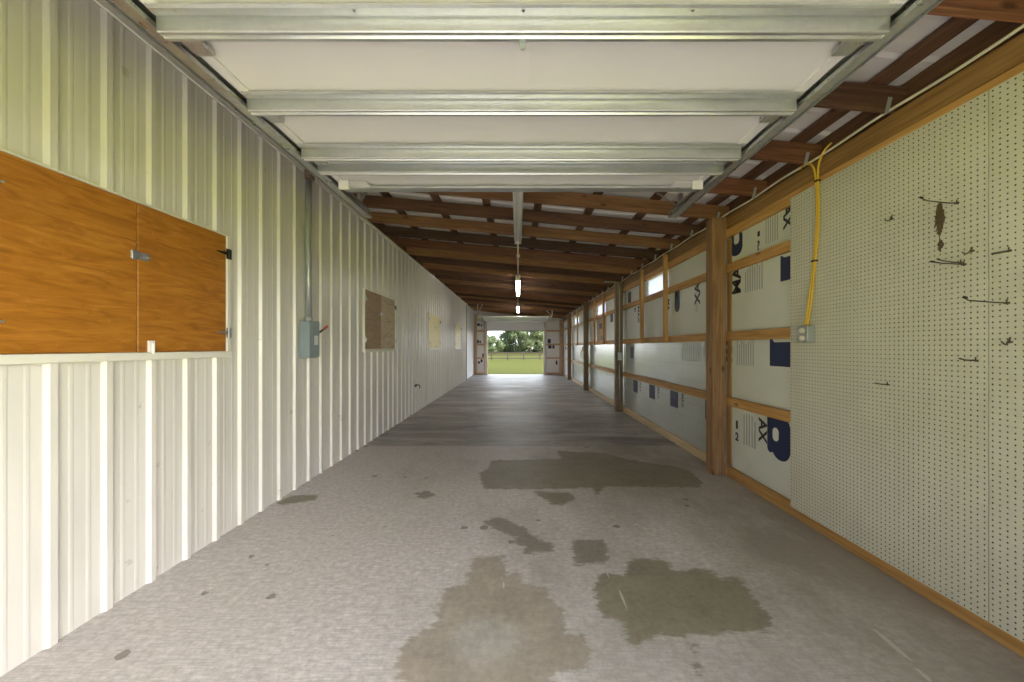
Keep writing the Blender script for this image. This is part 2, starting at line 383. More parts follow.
for i, (a, e) in enumerate(HATCH):
    t = tag(empty('plywood_hatch', (XL, (a+e)/2, HZ0)), hl[i], 'hatch', 'hatches in the ribbed wall', 'thing')
    inv = Vector((-XL, -(a+e)/2, -HZ0))
    def pt(nm, mb, mat, bev=0, par=None):
        o = build(nm, mb, mat, par or t, bev)
        if par is None: o.location = inv
        return o
    midy = (a+e)/2
    g = .003
    d1 = pt('door_leaf', MB().box(XL+.004, XL+.022, a+g, midy-g, HZ0+.012, HZ1-.006), M[lm[i][0]], .002)
    d2 = pt('door_leaf', MB().box(XL+.004, XL+.022, midy+g, e-g, HZ0+.012, HZ1-.006), M[lm[i][1]], .002)
    if i == 1: d1['label'] = 'darker brown left leaf'; d2['label'] = 'lighter tan mottled right leaf'
    pt('sill', MB().box(XL, XL+.04, a-.02, e+.025, HZ0-.03, HZ0+.010), M['white'], .003)
    pt('head_trim', MB().box(XL, XL+.030, a-.02, e+.035, HZ1-.004, HZ1+.004), M['white'], .002)
    pt('side_trim', MB().box(XL, XL+.030, e, e+.03, HZ0+.010, HZ1-.004), M['white'], .002)
    pt('side_trim', MB().box(XL, XL+.030, a-.02, a, HZ0+.010, HZ1-.004), M['white'], .002)
    for zz in (HZ0+.14, HZ1-.13):
        hb = MB(); hinge(hb, e+.004, zz, 1, .10)
        pt('hinge', hb, M['galv'] if zz < 1.8 else M['black'])
        hb = MB(); hinge(hb, a-.004, zz, -1, .085); pt('hinge', hb, M['galv'])
    hb = MB().box(XL+.022, XL+.025, midy-.035, midy+.06, 1.793, 1.833).box(XL+.025, XL+.030, midy-.03, midy-.012, 1.788, 1.838)
    hb.tube([(XL+.027, midy+.045, 1.812), (XL+.036, midy+.042, 1.812), (XL+.036, midy+.054, 1.812), (XL+.027, midy+.06, 1.812)], .004)
    pt('hasp', hb, M['galv'])
    if i == 0:
        lb = MB().box(XL+.022, XL+.034, midy+.055, midy+.085, HZ0+.012, HZ0+.075)
        lb.tube([(XL+.04, midy+.07, HZ0+.0), (XL+.04, midy+.07, HZ0+.06)], .007)
        pt('barrel_bolt', lb, M['sticker'])
# ------------------------------------------------------------------ switch box and conduit on the left wall
t = tag(empty('switch_box', (XL+.02, 3.47, 1.21)), 'grey electrical disconnect box with a red handle, on the ribbed wall', 'switch box')
def sub(t, nm, mb, mat, bev=0, smooth=False):
    o = build(nm, mb, mat, t, bev, smooth); o.location = -Vector(t.location); return o
bx0 = XL+.02
body = sub(t, 'body', MB().box(bx0, bx0+.085, 3.47, 3.64, 1.215, 1.565), M['steelbox'], .004)
sub(t, 'cover', MB().box(bx0+.085, bx0+.098, 3.466, 3.644, 1.225, 1.57).box(bx0+.098, bx0+.103, 3.505, 3.515, 1.25, 1.545), M['steelbox'], .003)
sub(t, 'sticker', MB().box(bx0+.098, bx0+.0995, 3.55, 3.615, 1.34, 1.43), M['sticker'])
hb = MB().tube([(bx0+.06, 3.648, 1.44), (bx0+.06, 3.668, 1.44)], .022, 12).box(bx0+.05, bx0+.07, 3.664, 3.676, 1.43, 1.47)
hb.tube([(bx0+.062, 3.67, 1.45), (bx0+.12, 3.69, 1.50)], [.010, .008], 8)
sub(t, 'switch_handle', hb, M['black'])
sub(t, 'handle_grip', MB().tube([(bx0+.118, 3.69, 1.498), (bx0+.15, 3.70, 1.53)], [.012, .013], 10), M['red'])
sub(t, 'conduit_hub', MB().tube([(bx0+.04, 3.555, 1.566), (bx0+.04, 3.555, 1.605)], .036, 12), M['conduit'])
t = tag(empty('conduit_pipe', (XL+.06, 3.555, 1.605)), 'grey vertical conduit rising from the switch box to the rafters', 'conduit')
pth = [(XL+.06, 3.555, 1.607), (XL+.06, 3.555, 2.1), (XL+.052, 3.553, 2.3), (XL+.06, 3.555, 2.6), (XL+.06, 3.555, 2.93)]
sub(t, 'pipe', MB().tube(pth, .028, 14), M['conduit'], 0, True)
eb = MB().box(XL+.036, XL+.10, 3.52, 3.60, 2.925, 3.05); eb.box(XL+.09, XL+.16, 3.53, 3.59, 2.985, 3.045)
sub(t, 'conduit_body', eb, M['darkpost'], .008)
# little fitting low on the wall
t = tag(empty('wall_hook', (XL+.02, 7.44, .54)), 'small dark metal hook fitting low on the ribbed wall', 'hook')
sub(t, 'backplate', MB().box(XL+.003, XL+.024, 7.40, 7.50, .52, .57), M['black'], .003)
sub(t, 'hook_arm', MB().tube([(XL+.024, 7.45, .55), (XL+.07, 7.45, .56), (XL+.10, 7.45, .53), (XL+.085, 7.45, .49)], .010), M['black'])
# ------------------------------------------------------------------ roof: rafters, purlins, sheet
SL = .09
def zr(x): return H + 1.345 - SL * (x - 2.13)     # underside of the rafters
ang = math.atan(SL)
RY = [1.505 + .595*k for k in range(-2, 28)]
rl = {}
for q in ('rafter', 'rafterdark', 'raftertan'):
    rl[q] = MB().box(-2.18, 2.125, 0, .038, 0, .14).mesh('rafter', .003); rl[q].materials.append(M[q])
shade = ['rafter', 'rafter', 'rafter', 'rafterdark', 'rafter', 'rafter', 'raftertan', 'rafterdark', 'raftertan', 'rafterdark', 'rafter', 'raftertan', 'rafterdark', 'raftertan', 'rafterdark', 'rafterdark', 'raftertan', 'rafterdark', 'rafter', 'raftertan', 'rafterdark', 'raftertan', 'rafterdark', 'rafter', 'raftertan', 'rafterdark', 'rafter', 'raftertan', 'raftertan', 'raftertan']
tie = MB().prism([(2.0, -.02), (2.022, -.02), (2.035, .07), (2.013, .07)], 'y', -.003, 0).mesh('metal_tie')
ordn = ['first','second','third','fourth','fifth','sixth','seventh','eighth','ninth','tenth','eleventh','twelfth','thirteenth','fourteenth','fifteenth','sixteenth','seventeenth','eighteenth','nineteenth','twentieth','twenty-first','twenty-second','twenty-third','twenty-fourth','twenty-fifth']
for k, yy in enumerate(RY):
    if yy < .2 or yy > 17.6: continue
    o = link('rafter', rl[shade[k % len(shade)]], None, None, (.09, yy, zr(.09)), (0, ang, 0))
    over = [q for q in RY if .2 < q < 2.92]; 
    if yy < 2.92: lab = 'brown timber rafter above the raised garage door, %s from the near doorway' % ordn[over.index(yy)]
    else:
        rest = [q for q in RY if 2.92 <= q < 17.6]
        lab = 'brown timber rafter under the roof, %s beyond the inner edge of the raised garage door' % ordn[rest.index(yy)]
    tag(o, lab, 'rafter', 'roof rafters')
    c = link('metal_tie', tie, M['conduit'], o)
pl = MB().box(-9.05, 9.05, -.045, .045, 0, .038).mesh('purlin', .003)
PXS = [.233 + .61*k for k in range(-4, 4)]
for k, px in enumerate(PXS):
    o = link('purlin', pl, M['purlin'], None, (px, 8.75, zr(px) + .141 + .0045), (0, 0, PI/2))
    o.rotation_euler = Euler((-ang, 0, PI/2)); o.rotation_euler = (Matrix.Rotation(ang, 3, 'Y') @ Matrix.Rotation(PI/2, 3, 'Z')).to_euler()
    tag(o, 'dark purlin running lengthwise between rafters and roof sheet, %s from the ribbed wall' % ordn[k], 'purlin', 'roof purlins')
mb = MB(); pts = []; y = -.45
while y < 18.2:
    for dy, dz in ((0,0),(.085,0),(.10,.02),(.13,.02),(.145,0)): pts.append((y+dy, dz))
    y += .2286
vs = []; fs = []
for yy, dz in pts:
    for x in (-2.35, 2.75): vs.append((x, yy, zr(x) + .141 + .041 + .006 + dz))
for i in range(len(pts)-1): fs.append((2*i, 2*i+1, 2*i+3, 2*i+2))
mb.add(vs, fs); struct('ceiling', mb, M['roof'])
# ------------------------------------------------------------------ right wall framing
BZ = 2.245
WIN = [(5.36, 6.25), (9.2, 10.18), (13.22, 14.30)]
WZ0, WZ1 = 2.12, 2.44
mb = MB()
segs = sorted({-.32, 18.0, *[t for w in WIN for t in w]})
for a, e in zip(segs[:-1], segs[1:]):
    if (a, e) in WIN:
        mb.box(BZ, BZ+.03, a, e, 0, WZ0); mb.box(BZ, BZ+.03, a, e, WZ1, 2.875)
    else: mb.box(BZ, BZ+.03, a, e, 0, 2.875)
struct('wall_right', mb, M['roof'])
board('trim_4', M['purlin'], 2.226, 2.2425, -.3, 17.7, 2.66, 2.842)['kind'] = 'structure'
G0, G1 = 2.142, 2.180
PY = [3.80, 7.54, 11.2, 14.86]; PW = .14
pl_ = ['tan square timber post beside the pegboard, nearest of the posts', 'dark square timber post with a conduit beside it, second post from the pegboard',
       'dark square timber post, third from the pegboard', 'dark square timber post, fourth from the pegboard']
for i, py in enumerate(PY):
    board('timber_post', M['post'] if i == 0 else M['darkpost'], 2.0, 2.14, py, py+PW, 0, 2.655, pl_[i], 'post', 'timber posts along the right wall', bevel=.005)
bays = [(-.2, PY[0]), (PY[0]+PW, PY[1]), (PY[1]+PW, PY[2]), (PY[2]+PW, PY[3]), (PY[3]+PW, 17.6)]
bn = ['from behind the pegboard to the nearest post', 'between the nearest and second posts', 'between the second and third posts',
      'between the third and fourth posts', 'between the fourth post and far wall']
lev = [(0, .10, 'sole_plate', 'floor-level plate'), (.72, .81, 'girt', 'knee-height girt'), (1.385, 1.475, 'girt', 'waist-height girt'),
       (2.08, 2.168, 'girt', 'head-height girt'), (2.44, 2.528, 'top_plate', 'top plate under the header')]
for i, (a, e) in enumerate(bays):
    e2 = e + PW if i < 4 else e
    for z0, z1, nm, ll in lev:
        mat = M['girt']
        if nm == 'sole_plate' and i > 0: mat = M['pale']
        if i >= 3: mat = M['pale']
        board(nm, mat, G0, G1, (a if i == 0 else a-.138), e-.002, z0 + .001, z1, ('pale ' if mat is M['pale'] else 'tan ') + ll + ' ' + bn[i], nm.replace('_', ' '), 'horizontal timbers of the right wall')
    board('header', M['header'], 2.142, G1+.02, (a if i == 0 else a-.138), e-.002, 2.53, 2.655, 'brown header under rafter ends ' + bn[i], 'header', 'header boards of the right wall')
studs = [(1, 5.28), (1, 6.29), (2, 9.12), (2, 10.2), (3, 13.14), (3, 14.32)]
sn = ['tan upright stud at the near side of the first milky window', 'tan upright stud at the far side of the first milky window',
      'tan upright stud at the near side of the second milky window', 'tan upright stud at the far side of the second milky window',
      'pale upright stud at the near side of the third milky window', 'pale upright stud at the far side of the third milky window']
for (bi, yy), lab in zip(studs, sn):
    board('stud', M['girt'] if bi < 3 else M['pale'], 2.09, 2.141, yy, yy+.06, 1.385, 2.64, lab, 'stud', 'upright studs between window bays')
# insulation
def letters(txt, size, par, loc, mat, name='printed_lettering', rot=(PI/2, PI/2, -PI/2)):
    cu = bpy.data.curves.new('lettering', 'FONT'); cu.body = txt; cu.size = size; cu.offset = size * .035
    tmp = bpy.data.objects.new('tmp', cu); C.objects.link(tmp)
    me = bpy.data.meshes.new_from_object(tmp); bpy.data.objects.remove(tmp); bpy.data.curves.remove(cu)
    me.materials.clear()
    o = link(name, me, mat, par, loc, rot); return o
WALLROT = Matrix(((0,0,-1),(-1,0,0),(0,1,0))).to_euler()          # text plane facing -X, reading along -Y
UPROT = (Matrix(((0,0,-1),(-1,0,0),(0,1,0))) @ Matrix.Rotation(PI/2, 3, 'Z')).to_euler()   # turned a quarter turn, reads upward
DNROT = (Matrix(((0,0,-1),(-1,0,0),(0,1,0))) @ Matrix.Rotation(-PI/2, 3, 'Z')).to_euler()
IX0, IX1 = 2.186, 2.212
def rrect(y0, y1, z0, z1, r, n=6):
    p = []
    for cy, cz, a0 in ((y1-r, z1-r, 0), (y0+r, z1-r, PI/2), (y0+r, z0+r, PI), (y1-r, z0+r, 1.5*PI)):
        for k in range(n+1):
            a = a0 + PI/2*k/n; p.append((cy + r*math.cos(a), cz + r*math.sin(a)))
    return p
def insul(y0, y1, z0, z1, mat, label):
    c = (IX0, (y0+y1)/2, (z0+z1)/2)
    o = build('insulation_board', MB().box(0, IX1-IX0, y0-c[1], y1-c[1], z0-c[2], z1-c[2]), mat, None, .002, loc=c)
    o['zspan'] = [z0, z1]
    return tag(o, label, 'insulation board', 'insulation boards of the right wall')
def mark(par, pts, mat, name='printed_block', lift=.0012):
    c = par.location; x = IX0 - lift
    return build(name, MB().prism([(y - c.y, z - c.z) for y, z in pts], 'x', x - c.x, x + .0008 - c.x), mat, par)
def bp(px, py):                                             # a point of the board plane
    Y = IX0 * F / (px - VX); return Y, H + (VY - py) * Y / F
def prect(x0, y0, x1, y1, r=.004, par=None):
    ya, za = bp(x0, (y0+y1)/2); yb, _ = bp(x1, (y0+y1)/2); ym = (ya+yb)/2
    hh = (y1-y0)/2*ym/F
    a_, b_ = yb, ya
    z0, z1 = za-hh, za+hh
    if par is not None:                                     # keep to the sheet
        zz = par.get('zspan'); z0 = max(z0, zz[0]+.004); z1 = min(z1, zz[1]-.004)
    return rrect(a_, b_, z0, z1, min(r, (b_-a_)/2.01, (z1-z0)/2.01))
def word(par, txt, size, y, z, rot=DNROT, mat=None):
    c = par.location
    return letters(txt, size, par, (IX0 - .0016 - c.x, y - c.y, z - c.z), mat or M['inkblack'], rot=rot)
def fineprint(par, y0, y1, z0, z1, n, name='small_print'):
    c = par.location; mb = MB(); x = IX0 - .0012
    for k in range(n):
        yy = y0 + (y1-y0)*(k+.5)/n; w = (y1-y0)/n*.22
        zt = z1 - random.random()*.25*(z1-z0)
        mb.box(x-c.x, x+.001-c.x, yy-w-c.y, yy+w-c.y, z0-c.z, zt-c.z)
    return build(name, mb, M['greyprint'], par)
board('nailer', M['girt'], 2.1815, 2.219, PY[0]-.018, PY[0]+.06, .11, 2.43, 'tan upright nailer on the pegboard side of the nearest timber post', 'nailer', 'upright studs between window bays')
cuts = [.055, .765, 1.43, 2.124, 2.484]
rows = ['lowest', 'second-lowest', 'second-highest', 'highest']
ins = {}
for i, (a, e) in enumerate(bays):
    a_ = a if i else 2.85
    if i == 0: e = e - .020
    for r in range(4):
        spans = [(a_, e)]
        if 1 <= i <= 3 and r >= 2:
            s0, s1 = [s[1] for s in studs if s[0] == i]
            spans = [(a_-.07, s0+.03), (s0+.03, s1+.03), (s1+.03, e)]
        elif i: spans = [(a_-.07, e)]
        for q, (u, v) in enumerate(spans):
            if 1 <= i <= 3 and r == 3 and q == 1: continue          # the window
            mat = M['foam'] if (i == 0 or r >= 2) else M['foil']
            if i == 4: mat = M['foamwhite']
            if len(spans) == 1: lab = '%s insulation board %s' % (rows[r], bn[i])
            else: lab = '%s insulation board %s, %s' % (rows[r], bn[i], ['on the near side of the window', 'below the milky window', 'on the far side of the window'][q])
            if i == 0: lab = lab.replace('from behind the pegboard to', 'beside the pegboard, against')
            if i == 2 and r == 2 and q == 1:
                mat = M['ply_brown']; lab = 'brown boarded patch with dark marks below the second milky window'
                o = insul(u, v, cuts[r], cuts[r+1], mat, lab); o.name = 'plywood_patch'; o['category'] = 'plywood patch'; del o['group']
                mark(o, rrect(u+.3, u+.6, 1.50, 1.62, .02), M['inkblack']); mark(o, rrect(u+.45, u+.8, 1.8, 1.95, .03), M['inkblack'])  # flat black marks painted in for dark holes
            else: o = insul(u, v, cuts[r], cuts[r+1], mat, lab)
            ins[(i, r, q)] = o
# print on the boards beside the pegboard (y grows away from the camera, i.e. to the left in the picture)
A1 = lambda x0, y0, x1, y1: (720+x0/4.26, 190+y0/4.26, 720+x1/4.26, 190+y1/4.26)
A2 = lambda x0, y0, x1, y1: (720+x0/4.01, 330+y0/4.01, 720+x1/4.01, 330+y1/4.01)
def pfine(o, box, n):
    p = prect(*box, .002, o); ys_ = [q[0] for q in p]; zs_ = [q[1] for q in p]
    fineprint(o, min(ys_), max(ys_), min(zs_), max(zs_), n)
def pword(o, txt, size, px, py, rot=None):
    y, z = bp(px, py); return word(o, txt, size, y, z, rot or DNROT)
o = ins[(0,3,0)]
mark(o, prect(*A1(46,150,96,292), .08, o), M['navy']); mark(o, prect(*A1(60,120,82,236), .035, o), M['foam'], 'printed_counter', .002)
pfine(o, A1(192,85,250,235), 6); mark(o, prect(*A1(160,178,170,200), .002, o), M['inkblack']); pword(o, '?', .12, 720+158/4.26, 190+258/4.26, WALLROT)
pword(o, 'AX', .135, 720+272/4.26, 190+72/4.26)
o = ins[(0,2,0)]
mark(o, prect(*A1(36,365,44,445), .003, o), M['navy']); mark(o, prect(*A1(44,365,53,445), .003, o), M['brownprint'])
pword(o, 'MA', .19, 720+88/4.26, 190+440/4.26, UPROT); pfine(o, A1(105,325,185,440), 8)
mark(o, prect(*A1(258,282,306,392), .004, o), M['navy']); mark(o, prect(*A1(266,250,312,291), .04, o), M['foam'], 'printed_counter', .002)
o = ins[(0,1,0)]
pword(o, 'MA', .18, 720+49/4.01, 330+130/4.01, UPROT); pfine(o, A2(66,30,138,142), 8)
mark(o, prect(*A2(200,20,290,146), .004, o), M['navy']); mark(o, prect(*A2(212,10,290,50), .03, o), M['foam'], 'printed_counter', .002)
o = ins[(0,0,0)]
pfine(o, A2(92,325,146,458), 5); mark(o, prect(*A2(64,362,72,395), .002, o), M['inkblack']); pword(o, '2', .11, 720+62/4.01, 330+440/4.01, WALLROT)
pword(o, 'AX', .15, 720+157/4.01, 330+352/4.01)
mark(o, prect(*A2(190,330,214,486), .05, o), M['navy']); mark(o, prect(*A2(206,330,284,512), .11, o), M['navy'], lift=.0016); mark(o, prect(*A2(212,388,236,442), .04, o), M['foam'], 'printed_counter', .0024)
# print on the further bays
o = ins[(1,2,0)]
mark(o, rrect(5.0, 5.16, 1.80, 2.118, .075), M['navy']); mark(o, rrect(5.05, 5.11, 1.98, 2.12, .028), M['foam'], 'printed_counter')
pword(o, 'XA', .19, 700, 303.5, UPROT); fineprint(o, 4.5, 4.56, 1.75, 2.05, 2)
o = ins[(1,2,1)]; word(o, 'MA', .12, 5.42, 2.02); 
o = ins[(1,2,2)]; word(o, 'MAX', .14, 6.75, 2.06); word(o, 'R', .14, 6.95, 2.05)
o = ins[(1,3,2)]; mark(o, rrect(6.40, 6.66, 2.18, 2.42, .01), M['inkblack']); mark(o, rrect(7.15, 7.35, 2.15, 2.40, .01), M['inkblack'])
o = ins[(1,0,0)]
for yy in (4.06, 5.05, 5.9, 6.75):
    mark(o, rrect(yy, yy+.26, .48, .70, .004), M['navy'])
    if yy > 4.5: word(o, 'MAX', .085, yy-.11, .70)
o = ins[(1,1,0)]
fineprint(o, 4.42, 4.95, 1.14, 1.38, 9); word(o, 'MAX', .09, 4.36, 1.36, DNROT, M['greyprint']); mark(o, rrect(7.0, 7.2, 1.10, 1.32, .01), M['navy'])
o = ins[(2,2,0)]; word(o, 'RMAX', .12, 8.3, 2.06); mark(o, rrect(8.5, 8.75, 1.9, 2.1, .03), M['navy'])
o = ins[(2,2,2)]; mark(o, rrect(10.5, 10.75, 1.9, 2.1, .03), M['navy'])
o = ins[(2,0,0)]; fineprint(o, 8.2, 9.6, .60, .70, 12)
o = ins[(3,1,0)]; mark(o, rrect(12.6, 12.9, .95, 1.2, .02), M['greyprint'])
for r, yy, zz in ((3, 16.2, 2.25), (1, 16.0, .95), (1, 16.9, 1.2), (0, 15.6, .45)):
    mark(ins[(4,r,0)], rrect(yy, yy+.22, zz, zz+.16, .03), M['navy'])
# milky windows
wl = ['small milky window high on the right wall, nearest of three', 'small milky window high on the right wall, second of three', 'small milky window high on the right wall, farthest of three']
for i, (a, e) in enumerate(WIN):
    fb = MB().box(IX0, BZ+.03, a-.02, a, WZ0+.0, WZ1).box(IX0, BZ+.03, e, e+.02, WZ0, WZ1)
    o = struct('window_%d' % (i+1), MB().box(IX0, BZ-.002, a+.002, a+.022, WZ0+.05, WZ1-.002).box(IX0, BZ-.002, e-.022, e-.002, WZ0+.05, WZ1-.002), M['white'])
    o['label'] = wl[i]
    build('window_pane', MB().box(IX0+.02, IX0+.026, a+.022, e-.022, WZ0+.05, WZ1-.002), M['pane'], o)
# ------------------------------------------------------------------ pegboard sheets with real holes
def peg_mesh(nyh, nzh, p=.0254, r=.0036, th=.006):
    vs = []; fs = []; hw_ = []
    def V(*a): vs.append(a); return len(vs)-1
    W, Hh = nyh*p, nzh*p
    corner = {}
    for i in range(nyh+1):
        for j in range(nzh+1): corner[i, j] = V(0, i*p, j*p)
    n = 8
    for i in range(nyh):
        for j in range(nzh):
            cy, cz = (i+.5)*p, (j+.5)*p
            ring = [V(0, cy + r*math.cos(PI/4*k + PI/8), cz + r*math.sin(PI/4*k + PI/8)) for k in range(n)]
            back = [V(th, cy + r*math.cos(PI/4*k + PI/8), cz + r*math.sin(PI/4*k + PI/8)) for k in range(n)]
            q = [corner[i+1, j+1], corner[i, j+1], corner[i, j], corner[i+1, j]]
            # ring index 0 at 22.5deg, 1 at 67.5 -> corner 0 lies between them
            for s in range(4):
                a, b2, c2 = ring[2*s], ring[2*s+1], ring[(2*s+2) % 8]
                fs.append((q[s], b2, a)); fs.append((q[s], q[(s+1) % 4], c2, b2))
            for k in range(n): hw_.append(len(fs)); fs.append((ring[k], ring[(k+1) % n], back[(k+1) % n], back[k]))
    # edges of the sheet
    e = [V(0,0,0), V(0,W,0), V(0,W,Hh), V(0,0,Hh), V(th,0,0), V(th,W,0), V(th,W,Hh), V(th,0,Hh)]
    for a, b2 in ((0,1),(1,2),(2,3),(3,0)): fs.append((e[a], e[b2], e[b2+4], e[a+4]))
    me = bpy.data.meshes.new('pegboard_sheet'); me.from_pydata(vs, [], fs); me.materials.append(M['peg']); me.materials.append(M['hardboard'])
    for q in hw_: me.polygons[q].material_index = 1
    return me
pm = peg_mesh(48, 95)
PEGZ = .072; PEGX = 2.1355
pnames = ['cream pegboard sheet closest to the timber post, holding the outlet box', 'cream pegboard sheet cut off by the right edge of the picture, beside the vertical seam', None]
for i, y0 in enumerate((2.90 - 1.2192, 2.90 - 2*1.2192 - .004)):
    o = link('pegboard_sheet', pm, None, None, (PEGX, y0, PEGZ)); tag(o, pnames[i], 'pegboard', 'pegboard sheets')
# hooks (positions read on the board: base pixel, then reach into the room)
def peghook(px, py, pts, label, r=.0028, tipball=0):
    Y = yr(px); Z = H + (VY - py) * Y / F
    t = tag(empty('peg_hook', (PEGX, Y, Z)), label, 'peg hook', 'hooks on the pegboard')
    build('hook_wire', MB().tube([(-a, b, c) for a, b, c in pts], r, 7), M['hook'], t)
    build('hook_bracket', MB().box(-.005, -.0005, -.009, .009, -.004, .004).tube([(-.004,0,-.006),(-.003,0,.016)], .0025, 6), M['hook'], t)
    if tipball:
        a, b, c = pts[-1]; build('hook_tip', MB().tube([(-a+.006, b, c), (-a-.006, b, c+.004)], tipball, 8), M['black'], t)
    return t, Y, Z
_, hy, hz = peghook(957, 203, [(0,0,0),(.05,0,.0),(.15,0,.012),(.175,.0,.024)], 'long hook on the pegboard with dried debris hanging from it', tipball=.005)
cm = MB(); random.seed(3)
for k in range(90):                                   # a ragged hanging clump
    z = -.004 - .125 * (k/90); q = k/90; w = .004 + (.009*math.sin(PI*min(1, q*1.15))**1.3)*(.6 + .5*q)
    a = (random.uniform(-w, w), random.uniform(-w, w), z)
    cm.tube([a, (a[0] + random.uniform(-.008, .008), a[1] + random.uniform(-.008, .008), z - random.uniform(.02, .04))], [.005, .0015], 5)
cm.tube([(0,0,.0), (.002,.001,-.1), (-.002,.0,-.21)], .0015, 5)
for k in range(14):
    cm.tube([(random.uniform(-.008,.008), random.uniform(-.008,.008), -.185 - .003*k), (random.uniform(-.01,.01), random.uniform(-.012,.006), -.20 - .003*k)], [.0045, .002], 5)
tag(build('debris_clump', cm, M['debris'], loc=(PEGX - .085, hy, hz + .002)), 'ragged brown clump of dried debris dangling from a pegboard hook', 'debris')
peghook(964, 264.5, [(0,0,0),(.10,.0,.006),(.155,0,.012)], 'double-pronged long hook below the hook holding debris', tipball=.004)
t2, _, _ = peghook(961, 263, [(0,0,0),(.07,0,.008),(.11,.0,.016)], 'second prong hook close beside the long hook below the debris', tipball=.004)
peghook(972, 251, [(0,0,.018),(.012,0,-.004),(.03,0,-.014),(.048,0,-.006)], 'small curled J hook just left of the pegboard seam', .003)
peghook(1009, 251, [(0,0,.0),(.03,0,-.004),(.075,0,-.012)], 'short thick hook on the pegboard straddling the vertical seam', .0045)
peghook(1007, 303, [(0,0,0),(.08,0,.004),(.17,0,.012),(.185,0,.022)], 'long straight hook with a black tip crossing the pegboard seam', tipball=.006)
peghook(976, 360.5, [(0,0,0),(.05,0,.002),(.08,0,.010)], 'short straight hook at waist height left of the seam', .0032)
peghook(887.5, 384.5, [(0,0,0),(.04,0,.002),(.075,0,.008)], 'short straight hook low in the middle of the pegboard', .0032)
peghook(1010, 342, [(0,0,.02),(.012,0,-.004),(.022,0,-.012),(.04,0,.002)], 'small J hook right of the pegboard seam at chest height', .003)
peghook(892, 219, [(0,0,.024),(.012,0,.0),(.026,0,-.012),(.045,0,-.004)], 'small J hook high on the pegboard nearer the yellow cord', .003)
# outlet box and yellow cord
t = tag(empty('outlet_box', (PEGX, 2.70, 1.355)), 'grey metal outlet box on the pegboard below the yellow cord', 'outlet box')
sub(t, 'box_body', MB().box(PEGX-.058, PEGX-.001, 2.655, 2.745, 1.355, 1.47), M['conduit'], .004)
sub(t, 'face_plate', MB().box(PEGX-.062, PEGX-.058, 2.652, 2.748, 1.352, 1.473), M['galv'], .001)
for zz in (1.385, 1.44):
    r = sub(t, 'receptacle', MB().prism([(2.70+.024*math.cos(a), zz+.018*math.sin(a)) for a in [2*PI*k/14 for k in range(14)]], 'x', PEGX-.066, PEGX-.062), M['ivory'])
def bez(pts, n=8):
    out = []; P = [Vector(p) for p in pts]; P = [2*P[0]-P[1]] + P + [2*P[-1]-P[-2]]
    for i in range(1, len(P)-2):
        for k in range(n):
            t = k/n; a, b_, c_, d = P[i-1], P[i], P[i+1], P[i+2]
            out.append(.5*((2*b_) + (-a+c_)*t + (2*a-5*b_+4*c_-d)*t*t + (-a+3*b_-3*c_+d)*t**3))
    out.append(P[-2]); return out
t = tag(empty('power_cord', (PEGX, 2.66, 1.47)), 'yellow extension cord hanging from the header down to the outlet box', 'cord')
cx_ = 2.118
sub(t, 'cord_strand', MB().tube(bez([(cx_, 2.78, 2.655), (cx_-.005, 2.72, 2.66), (cx_-.005, 2.655, 2.62), (cx_, 2.63, 2.5), (cx_, 2.625, 2.2), (cx_+.004, 2.66, 1.9), (cx_-.005, 2.69, 1.65), (cx_-.022, 2.70, 1.476)]), .007, 8), M['yellow'], 0, True)
sub(t, 'cord_strand', MB().tube(bez([(cx_, 2.50, 2.70), (cx_-.004, 2.56, 2.67), (cx_-.004, 2.60, 2.6), (cx_, 2.612, 2.5), (cx_, 2.607, 2.2), (cx_, 2.64, 1.9), (cx_-.005, 2.665, 1.65), (cx_-.022, 2.68, 1.476)]), .007, 8), M['yellow'], 0, True)
sub(t, 'cable_tie', MB().tube([(cx_, 2.618, 2.50), (cx_, 2.618, 2.49)], .019, 10).tube([(cx_+.002, 2.645, 1.94), (cx_+.002, 2.645, 1.93)], .022, 10), M['black'])
cp = []
yy = .2; i = 0
while yy < 16.5:
    cp.append((2.118, yy, 2.670 - (.0 if i % 2 else .012))); yy += .595/1.5; i += 1
tag(build('cable', MB().tube(bez(cp, 4), .008, 6), M['cable'], None, 0, True), 'off-white cable running along the header under the rafter ends', 'cable')
# conduit down the second post, with its box
t = tag(empty('conduit_pipe', (2.06, PY[1]-.03, 1.2)), 'slim grey conduit bending from a rafter down the second timber post', 'conduit')
sub(t, 'pipe', MB().tube(bez([(1.75, PY[1]-.03, 2.645), (1.98, PY[1]-.03, 2.635), (2.05, PY[1]-.03, 2.57), (2.06, PY[1]-.03, 2.3), (2.06, PY[1]-.03, 1.21)]), .014, 8), M['conduit'], 0, True)
sub(t, 'pipe', MB().tube([(2.06, PY[1]-.03, 1.05), (2.06, PY[1]-.03, .25)], .014, 8), M['conduit'], 0, True)
sub(t, 'junction_box', MB().box(2.02, 2.10, PY[1]-.06, PY[1]-.001, 1.05, 1.21), M['conduit'], .004)
for i in (2, 3):
    t = tag(empty('outlet_box', (2.0, PY[i]+.02, 1.2)), 'small pale outlet box on the %s timber post' % ('third' if i == 2 else 'fourth'), 'outlet box')
    sub(t, 'box_body', MB().box(1.95, 1.999, PY[i]+.03, PY[i]+.10, 1.2, 1.32), M['ivory'], .004)
    sub(t, 'face_plate', MB().box(1.944, 1.95, PY[i]+.025, PY[i]+.105, 1.19, 1.33), M['sticker'], .002)
